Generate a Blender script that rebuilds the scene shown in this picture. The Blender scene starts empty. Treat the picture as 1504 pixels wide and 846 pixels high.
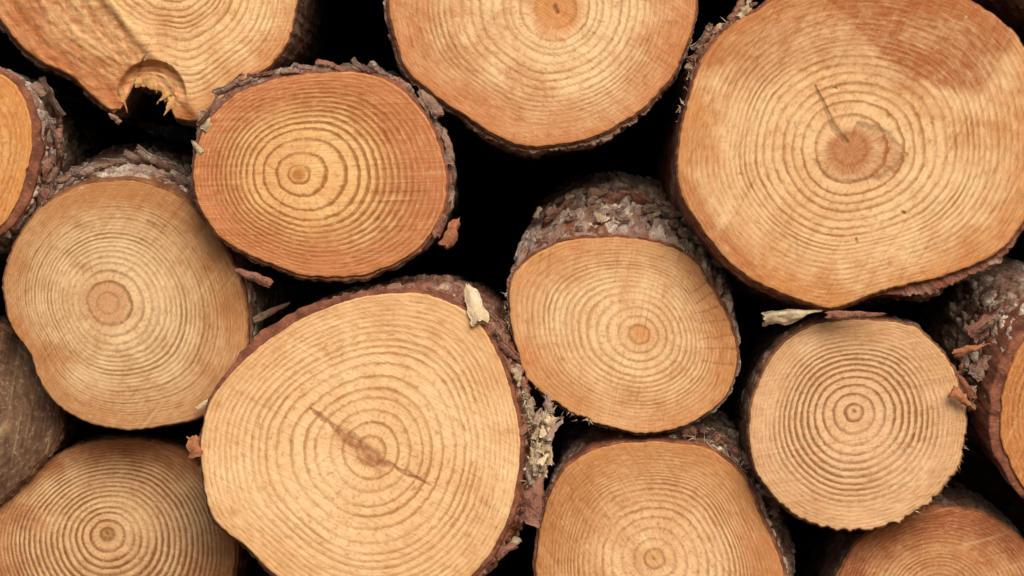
import bpy, math
import numpy as np

SC = bpy.context.scene
COL = SC.collection
D = 5.0            # camera distance from the front of the stack
ZC = 0.80          # height of the picture centre above the ground
TAU = 2*math.pi

# ----------------------------------------------------------------------------- noise
def _hash(ix, iy, iz, seed):
    h = (ix.astype(np.int64)*374761393 + iy.astype(np.int64)*668265263 + iz.astype(np.int64)*2147483647 + seed*974634777) & 0xFFFFFFFF
    h = ((h ^ (h >> 13))*1274126177) & 0xFFFFFFFF
    h = ((h ^ (h >> 16))*2246822519) & 0xFFFFFFFF
    return ((h ^ (h >> 15)) & 0xFFFFFF)/float(0xFFFFFF)

def vnoise(p, seed=0):
    p = np.asarray(p, float)
    i = np.floor(p).astype(np.int64); f = p-i
    u = f*f*f*(f*(f*6-15)+10)
    r = 0
    for dx in (0, 1):
        for dy in (0, 1):
            for dz in (0, 1):
                w = (u[..., 0] if dx else 1-u[..., 0])*(u[..., 1] if dy else 1-u[..., 1])*(u[..., 2] if dz else 1-u[..., 2])
                r = r + w*_hash(i[..., 0]+dx, i[..., 1]+dy, i[..., 2]+dz, seed)
    return r*2-1

def fbm(p, seed=0, octv=4, gain=.5):
    a, s, r = 1.0, 0.0, 0
    p = np.asarray(p, float)
    for o in range(octv):
        r = r+a*vnoise(p*(2.03**o)+o*17.3, seed+o); s += a; a *= gain
    return r/s

def worley(p, seed=0):
    """distance to the nearest and second nearest feature point and a random number of the cell"""
    p = np.asarray(p, float)
    i = np.floor(p).astype(np.int64)
    f1 = np.full(p.shape[:-1], 9.0); f2 = f1.copy(); cid = np.zeros_like(f1)
    for dx in (-1, 0, 1):
        for dy in (-1, 0, 1):
            for dz in (-1, 0, 1):
                c = i+np.array([dx, dy, dz])
                q = np.stack([c[..., k]+_hash(c[..., 0], c[..., 1], c[..., 2], seed+31*k) for k in range(3)], -1)
                d = np.sqrt(((q-p)**2).sum(-1))
                r = _hash(c[..., 0], c[..., 1], c[..., 2], seed+777)
                near = d < f1
                f2 = np.where(near, f1, np.minimum(f2, d))
                cid = np.where(near, r, cid)
                f1 = np.where(near, d, f1)
    return f1, f2, cid

def sstep(a, b, x):
    t = np.clip((x-a)/(b-a), 0, 1)
    return t*t*(3-2*t)

# ----------------------------------------------------------------------------- mesh helpers
def mesh_obj(name, V, quads, mat, parent=None, attrs=None, tris=None, smooth=True, loc=None):
    V = np.asarray(V, np.float32)
    quads = np.asarray(quads, np.int32).reshape(-1, 4)
    tris = np.zeros((0, 3), np.int32) if tris is None else np.asarray(tris, np.int32).reshape(-1, 3)
    me = bpy.data.meshes.new(name)
    me.vertices.add(len(V)); me.vertices.foreach_set('co', V.ravel())
    nl = quads.size+tris.size
    me.loops.add(nl)
    me.loops.foreach_set('vertex_index', np.concatenate([quads.ravel(), tris.ravel()]).astype(np.int32))
    tot = np.concatenate([np.full(len(quads), 4), np.full(len(tris), 3)]).astype(np.int32)
    st = np.concatenate([[0], np.cumsum(tot)[:-1]]).astype(np.int32)
    me.polygons.add(len(tot))
    me.polygons.foreach_set('loop_start', st)
    me.polygons.foreach_set('loop_total', tot)
    me.update(calc_edges=True); me.validate()
    for k, a in (attrs or {}).items():
        at = me.attributes.new(k, 'FLOAT', 'POINT')
        at.data.foreach_set('value', np.asarray(a, np.float32).ravel())
    me.polygons.foreach_set('use_smooth', np.full(len(me.polygons), smooth))
    me.materials.append(mat)
    o = bpy.data.objects.new(name, me); COL.objects.link(o)
    if parent: o.parent = parent
    if loc is not None: o.location = loc
    return o

def tube_quads(nu, nv, base=0):
    """nu rings of nv points, closed in v"""
    i, j = np.meshgrid(np.arange(nu-1), np.arange(nv), indexing='ij')
    j2 = (j+1) % nv
    return (base+np.stack([i*nv+j, i*nv+j2, (i+1)*nv+j2, (i+1)*nv+j], -1)).reshape(-1, 4)

def grid_quads(nu, nv, base=0):
    i, j = np.meshgrid(np.arange(nu-1), np.arange(nv-1), indexing='ij')
    return (base+np.stack([i*nv+j, i*nv+j+1, (i+1)*nv+j+1, (i+1)*nv+j], -1)).reshape(-1, 4)

def thing(name, label, cat, loc, group=None):
    o = bpy.data.objects.new(name, None); COL.objects.link(o)
    o.empty_display_size = .05
    o.location = loc; o['label'] = label; o['category'] = cat
    if group: o['group'] = group
    return o

def tag(o, label, cat, group=None):
    o['label'] = label; o['category'] = cat
    if group: o['group'] = group
    return o

def at(px, py, y):
    """a point of the stack, measured on the photograph, y metres behind the front plane"""
    s = (D+y)/D/1000
    return np.array([(px-752)*s, y, ZC+(423-py)*s])

# ----------------------------------------------------------------------------- node helper
class NT:
    def __init__(self, name):
        self.m = bpy.data.materials.new(name); self.m.use_nodes = True
        self.t = self.m.node_tree; self.t.nodes.clear()
        self.out = self.t.nodes.new('ShaderNodeOutputMaterial')
        self.b = self.t.nodes.new('ShaderNodeBsdfPrincipled')
        self.t.links.new(self.b.outputs[0], self.out.inputs[0])
    def n(self, typ, **kw):
        x = self.t.nodes.new(typ)
        for k, v in kw.items(): setattr(x, k, v)
        return x
    def put(self, sock, v):
        if isinstance(v, bpy.types.NodeSocket): self.t.links.new(v, sock)
        elif v is not None: sock.default_value = v
    def attr(self, name):
        return self.n('ShaderNodeAttribute', attribute_name=name).outputs['Fac']
    def math(self, op, a, b=None, c=None, clamp=False):
        x = self.n('ShaderNodeMath', operation=op, use_clamp=clamp)
        self.put(x.inputs[0], a); self.put(x.inputs[1], b); self.put(x.inputs[2], c)
        return x.outputs[0]
    def mr(self, v, a, b, c=0., d=1., smooth=True):
        x = self.n('ShaderNodeMapRange', interpolation_type='SMOOTHSTEP' if smooth else 'LINEAR')
        for k, q in enumerate((v, a, b, c, d)): self.put(x.inputs[k], q)
        return x.outputs[0]
    def mix(self, f, a, b, mode='MIX'):
        x = self.n('ShaderNodeMix', data_type='RGBA', blend_type=mode)
        self.put(x.inputs[0], f)
        for k, q in ((6, a), (7, b)):
            if isinstance(q, (tuple, list)): q = (*q[:3], 1)
            self.put(x.inputs[k], q)
        return x.outputs[2]
    def vmul(self, v, s):
        x = self.n('ShaderNodeVectorMath', operation='MULTIPLY'); self.put(x.inputs[0], v); self.put(x.inputs[1], s)
        return x.outputs[0]
    def vadd(self, v, s):
        x = self.n('ShaderNodeVectorMath', operation='ADD'); self.put(x.inputs[0], v); self.put(x.inputs[1], s)
        return x.outputs[0]
    def noise(self, v, scale, detail=3, rough=.55, w=0., dist=0.):
        x = self.n('ShaderNodeTexNoise', noise_dimensions='4D')
        self.put(x.inputs['Vector'], v); x.inputs['W'].default_value = w
        x.inputs['Scale'].default_value = scale; x.inputs['Detail'].default_value = detail
        x.inputs['Roughness'].default_value = rough; x.inputs['Distortion'].default_value = dist
        return x.outputs['Fac']
    def bump(self, h, strength, dist, normal=None):
        x = self.n('ShaderNodeBump'); x.inputs['Strength'].default_value = strength; x.inputs['Distance'].default_value = dist
        self.put(x.inputs['Height'], h)
        if normal is not None: self.put(x.inputs['Normal'], normal)
        return x.outputs[0]
    def done(self, col, rough, normal=None, spec=.25):
        self.put(self.b.inputs['Base Color'], col); self.put(self.b.inputs['Roughness'], rough)
        self.b.inputs['Specular IOR Level'].default_value = spec
        if normal is not None: self.put(self.b.inputs['Normal'], normal)
        return self.m

def hexlin(h, k=1.0):
    r = []
    for i in (0, 2, 4):
        c = int(h[i:i+2], 16)/255
        r.append(k*(c/12.92 if c <= .04045 else ((c+.055)/1.055)**2.4))
    return tuple(r)

ALB = .80
def wood_mat(name, seed, early, late, sap, heart, pith, heart_r=.02, heart_soft=.012, heart_amt=1., sap0=.62, sap1=1.0,
             sap_amt=.75, ring=.75, saw=20, saw_amt=.10, stain='8a4a22', crackc='7a4c34', blot=.35, rays=.25, inner='b9824d', speck=.25, fine=.85, fade_to=.45, fade0=.70, fleck=.4, amp0=.45):
    N = NT(name)
    early, late, sap, heart, stain, crackc, inner = [hexlin(x, ALB) for x in (early, late, sap, heart, stain, crackc, inner)]
    early = (early[0], early[1]*.995, early[2]*1.12); sap = (sap[0], sap[1]*.985, sap[2]*1.08)
    pos = N.n('ShaderNodeTexCoord').outputs['Object']
    ctr = N.vadd(pos, (-pith[0], 0, -pith[1]))
    flat = N.vmul(ctr, (1, .25, 1))
    phase, rho, rm = N.attr('phase'), N.attr('rho'), N.attr('rm')
    # growth rings: pale early wood shading into a thin dark late wood line
    wob = N.noise(flat, 10, 2, .5, seed)
    wob2 = N.noise(flat, 90, 2, .5, seed+3)
    ph = N.math('ADD', phase, N.math('MULTIPLY_ADD', wob, .7, -.35))
    ph = N.math('ADD', ph, N.math('MULTIPLY_ADD', wob2, .3, -.15))
    f = N.math('FRACT', ph)
    wv = N.attr('late_w')
    up = N.mr(f, N.math('SUBTRACT', 1, wv), N.math('MULTIPLY_ADD', wv, -.38, 1)); dn = N.mr(f, N.math('MULTIPLY_ADD', wv, -.26, 1), 1.0, 1, 0)
    lw = N.math('MULTIPLY', up, dn)
    # every ring has its own strength, and rings fade along their length
    rid = N.n('ShaderNodeTexWhiteNoise', noise_dimensions='1D')
    N.put(rid.inputs['W'], N.math('ADD', N.math('FLOOR', ph), seed*7.1))
    amp = N.math('MULTIPLY', N.mr(rid.outputs['Value'], 0, 1, amp0, 1.1, False), N.mr(N.noise(flat, 9, 3, .6, seed+5), .32, .62, .35, 1.))
    fade = N.mr(rho, fade0, min(fade0+.27, 1.02), 1, fade_to)
    lw = N.math('MULTIPLY', N.math('MULTIPLY', lw, amp), N.math('MULTIPLY', fade, ring*1.15))
    # tones: warm blotches, sapwood, heart
    b1 = N.noise(flat, 7, 4, .62, seed+11, .6)
    b2 = N.noise(flat, 26, 4, .65, seed+12, .4)
    bl = N.math('ADD', N.math('MULTIPLY', b1, .6), N.math('MULTIPLY', b2, .4))
    base = N.mix(N.mr(bl, .44, .64, 0, min(1, blot+.18)), early, sap)
    base = N.mix(N.mr(bl, .50, .34, 0, .45), base, N.mix(.6, early, hexlin('f6dfb2', ALB)))
    sp = N.math('MULTIPLY', N.mr(N.math('ADD', rho, N.math('MULTIPLY_ADD', bl, .9, -.45)), sap0, sap1), sap_amt)
    base = N.mix(sp, base, sap)
    hr = N.math('ADD', rm, N.math('MULTIPLY_ADD', b2, .03, -.015))
    hm = N.mr(hr, heart_r-heart_soft, heart_r+heart_soft, heart_amt, 0)
    base = N.mix(hm, base, heart)
    col = N.mix(lw, base, N.mix(.35, late, N.mix(1, base, (.55, .45, .38), 'MULTIPLY')))
    # finer lines that follow the rings, broken along their length
    tv = N.n('ShaderNodeCombineXYZ')
    nr0 = N.n('ShaderNodeVectorMath', operation='NORMALIZE'); N.put(nr0.inputs[0], N.vmul(ctr, (1, 0, 1)))
    s0 = N.n('ShaderNodeSeparateXYZ'); N.put(s0.inputs[0], nr0.outputs[0])
    N.put(tv.inputs[0], N.math('MULTIPLY', s0.outputs[0], 11)); N.put(tv.inputs[2], N.math('MULTIPLY', s0.outputs[2], 11)); N.put(tv.inputs[1], N.math('MULTIPLY', ph, 2.3))
    tn = N.noise(tv.outputs[0], 1.0, 4, .7, seed+51)
    col = N.mix(N.mr(tn, .50, .68, 0, fine), col, N.mix(1, col, (.68, .52, .40), 'MULTIPLY'))
    col = N.mix(N.mr(tn, .46, .30, 0, fine*.8), col, N.mix(.6, col, hexlin('f3d7a8', ALB)))
    # stains with an outline of their own, and shade painted on one log's rim
    st = N.math('MULTIPLY', N.attr('stain'), N.math('MULTIPLY', N.mr(b2, .25, .6, .65, 1.), N.mr(tn, .3, .62, .55, 1.)))
    col = N.mix(st, col, N.mix(.85, col, stain))
    # medullary rays: fine radial streaks
    nrm = N.n('ShaderNodeVectorMath', operation='NORMALIZE'); N.put(nrm.inputs[0], N.vmul(ctr, (1, 0, 1)))
    rv = N.n('ShaderNodeCombineXYZ'); sx = N.n('ShaderNodeSeparateXYZ'); N.put(sx.inputs[0], nrm.outputs[0])
    N.put(rv.inputs[0], N.math('MULTIPLY', sx.outputs[0], 28)); N.put(rv.inputs[2], N.math('MULTIPLY', sx.outputs[2], 28))
    N.put(rv.inputs[1], N.math('MULTIPLY', rm, 22))
    ry = N.noise(rv.outputs[0], 1.6, 3, .6, seed+21)
    col = N.mix(N.mr(ry, .5, .78, 0, rays), col, N.mix(1, col, (.60, .47, .38), 'MULTIPLY'))
    # saw marks: streaks straight across the cut
    rot = N.n('ShaderNodeVectorRotate', rotation_type='Y_AXIS'); N.put(rot.inputs['Vector'], pos); rot.inputs['Angle'].default_value = math.radians(saw)
    sv = N.vmul(rot.outputs[0], (5, 5, 210))
    sw = N.noise(sv, 1, 3, .65, seed+31)
    col = N.mix(N.mr(sw, .52, .72, 0, saw_amt*2.2), col, N.mix(1, col, (.66, .55, .46), 'MULTIPLY'))
    col = N.mix(N.mr(sw, .48, .30, 0, saw_amt*1.2), col, N.mix(.5, col, hexlin('f0d2a4', ALB)))
    sw2 = N.noise(N.vmul(N.vadd(rot.outputs[0], (0, 0, .37)), (2.2, 2, 75)), 1, 3, .7, seed+33)
    smk = N.mr(N.noise(pos, 8, 2, .5, seed+34), .4, .6, .15, 1.)
    col = N.mix(N.math('MULTIPLY', N.mr(sw2, .55, .70, 0, min(.75, saw_amt*3.2)), smk), col, N.mix(1, col, (.66, .53, .43), 'MULTIPLY'))
    col = N.mix(N.math('MULTIPLY', N.mr(sw2, .44, .30, 0, saw_amt*2), smk), col, N.mix(.55, col, hexlin('f4dab0', ALB)))
    # pores, dirt specks, pale torn fibres
    g1 = N.noise(flat, 420, 2, .6, seed+41)
    g2 = N.noise(flat, 150, 3, .7, seed+42)
    col = N.mix(N.mr(g1, .60, .72, 0, speck), col, N.mix(1, col, (.5, .4, .34), 'MULTIPLY'))
    col = N.mix(N.mr(g2, .64, .76, 0, .55), col, N.mix(1, col, (.5, .38, .3), 'MULTIPLY'))
    col = N.mix(N.mr(g2, .38, .28, 0, fleck), col, hexlin('eccfa2', ALB))
    col = N.mix(N.math('MULTIPLY', N.attr('crack'), N.mr(N.noise(flat, 120, 3, .65, seed+61), .35, .6, .35, .95)), col, crackc)
    side = N.attr('side')
    col = N.mix(side, col, N.mix(N.mr(b2, .35, .65), inner, N.mix(1, inner, (.55, .42, .36), 'MULTIPLY')))
    h = N.math('MULTIPLY_ADD', lw, .04, N.math('MULTIPLY', sw, 1.0))
    h = N.math('ADD', h, N.math('MULTIPLY', tn, .22))
    h = N.math('ADD', h, N.math('MULTIPLY', g1, .35))
    h = N.math('ADD', h, N.math('MULTIPLY', g2, .5))
    nb = N.bump(h, .55, .0022)
    return N.done(col, N.mr(g2, .3, .7, .66, .9), nb, .2)

def bark_mat(name, seed, grey='a08c7c', brown='7d5442', pale='d2c0a8', pale_amt=.35, dark='4a362c'):
    N = NT(name)
    grey, brown, pale, dark = [hexlin(x, .95) for x in (grey, brown, pale, dark)]
    pos = N.n('ShaderNodeTexCoord').outputs['Object']
    st = N.vmul(pos, (1, .45, 1))
    cell = N.attr('cell')
    n1 = N.noise(st, 22, 5, .65, seed, .5)
    n2 = N.noise(st, 85, 4, .7, seed+2, .3)
    n3 = N.noise(st, 260, 3, .7, seed+4)
    col = N.mix(N.mr(N.math('ADD', N.math('MULTIPLY', cell, .5), N.math('MULTIPLY', n1, .6)), .35, .75), brown, grey)
    col = N.mix(N.mr(n2, .52, .60, 0, .7), col, dark)
    pm = N.math('ADD', N.math('MULTIPLY', n1, .55), N.math('MULTIPLY', n2, .45))
    pm = N.math('ADD', pm, N.math('MULTIPLY_ADD', cell, .16, -.08))
    col = N.mix(N.mr(pm, .60-.13*pale_amt, .72-.13*pale_amt, 0, .9), col, pale)
    col = N.mix(N.mr(n3, .55, .7, 0, .5), col, N.mix(1, col, (.4, .35, .32), 'MULTIPLY'))
    col = N.mix(N.math('MULTIPLY', N.attr('inner'), N.mr(n2, .3, .6, .5, 1)), col, brown)
    h = N.math('ADD', N.math('MULTIPLY', n2, 1.2), N.math('MULTIPLY', n3, .8))
    nb = N.bump(h, .9, .005)
    return N.done(col, .93, nb, .15)

def inner_mat(name, seed, a='a0532f', b='6e3522', c='cf9a66'):
    N = NT(name)
    a, b, c = [hexlin(x, .8) for x in (a, b, c)]
    pos = N.n('ShaderNodeTexCoord').outputs['Object']
    n1 = N.noise(N.vmul(pos, (1, .3, 1)), 40, 4, .65, seed, .4)
    n2 = N.noise(N.vmul(pos, (1, .2, 1)), 190, 3, .7, seed+2)
    col = N.mix(N.mr(n1, .35, .65), a, b)
    col = N.mix(N.mr(n2, .58, .72, 0, .7), col, c)
    col = N.mix(N.mr(n2, .42, .30, 0, .6), col, N.mix(1, col, (.4, .35, .32), 'MULTIPLY'))
    return N.done(col, .85, N.bump(N.math('ADD', n1, n2), .8, .003), .2)

# ----------------------------------------------------------------------------- log builder
def catmull(P, k=8, sharp=None):
    P = np.asarray(P, float); n = len(P); out = []
    for i in range(n):
        p0, p1, p2, p3 = P[i-1], P[i], P[(i+1) % n], P[(i+2) % n]
        for t in np.linspace(0, 1, k, endpoint=False):
            if sharp and (i in sharp): out.append(p1*(1-t)+p2*t)
            else: out.append(.5*((2*p1)+(-p0+p2)*t+(2*p0-5*p1+4*p2-p3)*t*t+(-p0+3*p1-3*p2+p3)*t**3))
    return np.array(out)

def circ_smooth(R, sig):
    n = len(R); k = np.fft.rfftfreq(n, 1/n)
    return np.fft.irfft(np.fft.rfft(R)*np.exp(-.5*(k*math.radians(sig))**2), n)

def perdeg(spec, th):
    """(degrees, value) pairs read round the log, 0 = right, 90 = up"""
    if isinstance(spec, (int, float)): return np.full_like(th, float(spec))
    a = np.array([s[0] for s in spec], float); v = np.array([s[1] for s in spec], float)
    o = np.argsort(a)
    return np.interp(np.degrees(th) % 360, a[o], v[o], period=360)

def seg_dist(X, Z, poly):
    d = np.full(X.shape, 9.); w = np.zeros(X.shape)
    for (ax, az, aw), (bx, bz, bw) in zip(poly[:-1], poly[1:]):
        ux, uz = bx-ax, bz-az
        t = np.clip(((X-ax)*ux+(Z-az)*uz)/(ux*ux+uz*uz+1e-12), 0, 1)
        e = np.hypot(X-ax-t*ux, Z-az-t*uz)
        near = e < d
        d = np.where(near, e, d); w = np.where(near, aw+(bw-aw)*t, w)
    return d, w

def in_poly(X, Z, P):
    c = np.zeros(X.shape, bool); n = len(P)
    dd = np.full(X.shape, 9.)
    for i in range(n):
        (x1, z1), (x2, z2) = P[i], P[(i+1) % n]
        cond = ((z1 > Z) != (z2 > Z)) & (X < (x2-x1)*(Z-z1)/((z2-z1) if z2 != z1 else 1e-9)+x1)
        c ^= cond
        ux, uz = x2-x1, z2-z1
        t = np.clip(((X-x1)*ux+(Z-z1)*uz)/(ux*ux+uz*uz+1e-12), 0, 1)
        dd = np.minimum(dd, np.hypot(X-x1-t*ux, Z-z1-t*uz))
    return np.where(c, dd, -dd)

GROUP = 'cut logs stacked in the pile'

def build_log(label, outline, pith, y, seed, wood, bark, inner, gaps=((0, 18), (.4, 16), (.7, 11), (1, 8)), ib=3., bt=6., sb=4., rag=.9,
              crook=(0, 0), crook_len=.35, slope=(0, 0), tilt=(0, 0), length=2.6, cracks=(), stains_and_shade=(), relief=None,
              barkamp=1., na=None, nr=None, sharp=None, group=GROUP, cellsize=.021, wood_label=None, bark_label=None, fine=True, jag=0.,
              ringk=None, rjit=.65, taper=0.):
    s = (D+y)/D/1000
    P = np.asarray(outline, float)
    P = np.stack([(P[:, 0]-pith[0])*s, (pith[1]-P[:, 1])*s], -1)
    C = catmull(P, 10, sharp)
    ang = np.arctan2(C[:, 1], C[:, 0]); rad = np.hypot(C[:, 0], C[:, 1])
    Rmean = rad.mean()
    na = na or int(np.clip(TAU*Rmean/.0022, 200, 640))
    nr = nr or int(np.clip(Rmean/.0017, 60, 170))
    th = np.arange(na)/na*TAU
    o = np.argsort(ang % TAU)
    R = np.interp(th, (ang % TAU)[o], rad[o], period=TAU)
    ct, sn = np.cos(th), np.sin(th)
    circ = np.stack([ct*Rmean, np.zeros(na), sn*Rmean], -1)
    R = R+.001*rag*(fbm(circ/.035, seed, 3)*2.4+fbm(circ/.008, seed+5, 2)*1.5)
    if jag: # torn fringe
        R = R+.001*perdeg(jag, th)*np.clip(fbm(circ/.006, seed+8, 2), -.4, 1)
    R8, R40 = circ_smooth(R, 7), circ_smooth(R, 32)
    base = at(pith[0], pith[1], y)
    zb = (-R*1.0).min() if False else (sn*R).min()      # base of the log's end
    root = thing('cut_log', label, 'log', (base[0], y, base[2]+zb), group)
    off = np.array([0, 0, -zb])                         # local origin sits at the foot of the end face
    # ---- wood: sawn face, then the body behind it
    u = np.linspace(0, 1, nr)
    U = u[:, None]*np.ones(na)
    r = U*R
    X, Z = r*ct, r*sn
    w = np.clip(r/R40, 0, 1); rho = r/(R40*(1-w)+R8*w)
    g = np.clip(rho, 0, 1.2)
    ringk = (.95, .72, .66) if ringk is None else ringk
    gg = np.linspace(0, 1.2, 600); rp = Rmean/s
    gap = np.interp(gg, [q[0] for q in gaps], [q[1] for q in gaps])
    gap = gap*np.clip(1+rjit*fbm(np.stack([gg*rp/22, gg*0, gg*0], -1), seed+77, 2), .5, 1.8)*np.interp(gg, [0, .35, .8], ringk)
    phase = np.interp(g, gg, np.cumsum(rp/gap)*(gg[1]-gg[0]))
    late_w = np.interp(g, gg, np.clip(8.0/gap, .36, .85))
    P3 = np.stack([X, np.zeros_like(X), Z], -1)
    Y = .0014*fbm(P3/.06, seed+2, 3)+.0006*fbm(P3/.012, seed+3, 2)+tilt[0]*X+tilt[1]*Z
    Y += .0014*sstep(.985, 1, U)**2                      # softened rim
    crack = np.zeros_like(X); stain = np.zeros_like(X)
    loc = lambda q: ((q[0]-pith[0])*s, (pith[1]-q[1])*s)
    wobx, wobz = .003*fbm(P3/.014, seed+50, 3), .003*fbm(P3/.014, seed+51, 3)
    for cr in cracks:
        d, wd = seg_dist(X+wobx, Z+wobz, [(*loc(q), q[2]*s) for q in cr['line']])
        m = sstep(1, .25, d/np.maximum(wd, 1e-5))*cr.get('amt', 1)
        crack = np.maximum(crack, m); Y += cr.get('deep', .004)*m
    for sn_ in stains_and_shade:
        e = in_poly(X+2*wobx, Z+2*wobz, [loc(q) for q in sn_['poly']])
        stain = np.maximum(stain, sstep(-sn_.get('soft', .006), sn_.get('soft', .006), e)*sn_.get('amt', 1))
    if relief is not None:
        dY, st2 = relief(X/s+pith[0], pith[1]-Z/s, seed)
        Y = Y+dY; stain = np.maximum(stain, st2)
    lens = np.concatenate([[.004, .012, .03, .07], np.linspace(.14, length, 12)])
    def centre(l):
        k = 1-np.exp(-l/crook_len)
        return crook[0]*k+slope[0]*l, crook[1]*k+slope[1]*l
    V = [np.stack([X, Y, Z], -1)]
    A = dict(phase=[phase], late_w=[late_w], rho=[rho], rm=[r], crack=[crack], stain=[stain], side=[np.zeros_like(X)])
    rimY = Y[-1]
    for l in lens:
        cx, cz = centre(l)
        rr = R*(1-taper*(1-math.exp(-l/.18)))-.0015
        V.append(np.stack([cx+rr*ct, np.maximum(rimY+l, l*.999), cz+rr*sn], -1)[None])
        for k_ in A: A[k_].append(A[k_][0][-1:]*0+(1 if k_ == 'side' else 0) if k_ in ('side', 'crack', 'stain') else A[k_][0][-1:])
    nrow = nr+len(lens)
    V = np.concatenate(V, 0).reshape(-1, 3)
    cap = V[-na:].mean(0)
    V = np.vstack([V, cap])+off
    q = tube_quads(nrow, na)
    j = np.arange(na); lastb = (nrow-1)*na
    tris = np.stack([lastb+j, lastb+(j+1) % na, np.full(na, nrow*na)], -1)
    at_ = {k_: np.append(np.concatenate(v, 0).ravel(), 0) for k_, v in A.items()}
    wood_args = dict(wood); 
    wm = wood_mat('sawn_wood', seed, pith=(0, -zb), **wood_args)
    wo = mesh_obj('wood', V, q, wm, root, at_, tris)
    if wood_label: wo['label'] = wood_label
    # ---- inner bark: a reddish sleeve just outside the wood
    IB = .001*perdeg(ib, th)*(1+.35*fbm(circ/.03, seed+60, 3)); IB = np.maximum(IB, .0006)
    SB = .001*perdeg(sb, th)
    ls = np.concatenate([[0, .002, .006, .012, .02, .035, .06, .1], np.linspace(.16, length, 8)])
    Vi = []
    prof = [(-.0010, .006), (.25, .0025+0*th)]
    y0 = rimY+.0025+.002*fbm(circ/.012, seed+61, 3)
    rows = [(R-.002, y0+.001), (R+IB*.5, y0), (R+IB*.9, y0+.0012)]
    for l in ls:
        rows.append((R*(1-taper*(1-math.exp(-l/.18)))+IB+.0008*fbm(np.stack([ct*Rmean, np.full(na, l), sn*Rmean], -1)/.01, seed+62, 2), y0+.002+l))
    for rr, yy in rows:
        cx, cz = centre(np.maximum(yy, 0).mean())
        Vi.append(np.stack([cx+rr*ct, yy, cz+rr*sn], -1))
    Vi = np.array(Vi); 
    mesh_obj('inner_bark', Vi.reshape(-1, 3)+off, tube_quads(len(rows), na), inner, root)
    # ---- bark: flaky plates with a torn front edge
    BT = .001*perdeg(bt, th)
    step = .0026 if fine else .006
    l1 = np.arange(0, .16, step); l2 = .16+np.cumsum(step*1.13**np.arange(1, 40)); l2 = l2[l2 < length]
    L = np.concatenate([l1, l2])
    Q = np.stack([np.broadcast_to(ct*Rmean, (len(L), na)), np.broadcast_to(L[:, None]*.5, (len(L), na)), np.broadcast_to(sn*Rmean, (len(L), na))], -1)
    wq = Q+.006*np.stack([fbm(Q/.02, seed+70, 3), fbm(Q/.02, seed+71, 3), fbm(Q/.02, seed+72, 3)], -1)
    f1, f2, cid = worley(wq/cellsize, seed+73)
    g1, g2, cid2 = worley(wq/(cellsize*.42), seed+74)
    edge = sstep(0, .22, f2-f1)
    H = .55*cid*edge+.15*edge+.42*cid2*sstep(0, .12, g2-g1)+.22*fbm(Q/.006, seed+75, 3)
    big = np.clip(.5+.9*fbm(Q/.07, seed+76, 3), 0, 1)
    swell = sstep(.0, .10, L)[:, None]
    T = BT*(.30+.62*H*barkamp)*(.55+.9*big)+swell*.004*big+.003*H*barkamp*np.clip(BT/.007, .25, 1)
    Rb = R*(1-taper*(1-np.exp(-L/.18)))[:, None]+IB*.6+T
    fr = fbm(circ/.010, seed+80, 3); fr2 = fbm(circ/.03, seed+81, 2)
    front = rimY+SB+(.004*fr+.006*np.abs(fr2))*np.clip(SB/.006, .25, 1)+.003*H[0]
    rows = []
    inn = []
    for k_, t in enumerate((0., .35, .7, .93)):
        nn = .0018*fbm(np.stack([ct*Rmean, np.full(na, t*.02), sn*Rmean], -1)/.006, seed+82, 2)
        rows.append(np.stack([(R+IB*.3+(Rb[0]-R-IB*.3)*t)*ct, front+.002*(1-t)+nn+.002*t*t, (R+IB*.3+(Rb[0]-R-IB*.3)*t)*sn], -1)); inn.append(np.full(na, .9-.6*t))
    cellA = [np.broadcast_to(cid[0], (4, na))]
    for k_, l in enumerate(L):
        yy = front*np.exp(-l/.12)+l+.002
        cx, cz = centre(l)
        rows.append(np.stack([cx+Rb[k_]*ct, yy, cz+Rb[k_]*sn], -1)); inn.append(np.zeros(na))
    Vb = np.array(rows).reshape(-1, 3)+off
    cellA = np.concatenate([cellA[0], cid*.65+cid2*.35], 0)
    bo = mesh_obj('bark', Vb, tube_quads(len(rows), na), bark, root, dict(cell=cellA.ravel(), inner=np.array(inn).ravel()))
    if bark_label: bo['label'] = bark_label
    root_info = dict(root=root, bark=bo, wood=wo, R=R, th=th, off=off, base=base, s=s, pith=pith, y=y, centre=centre)
    return root_info

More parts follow.
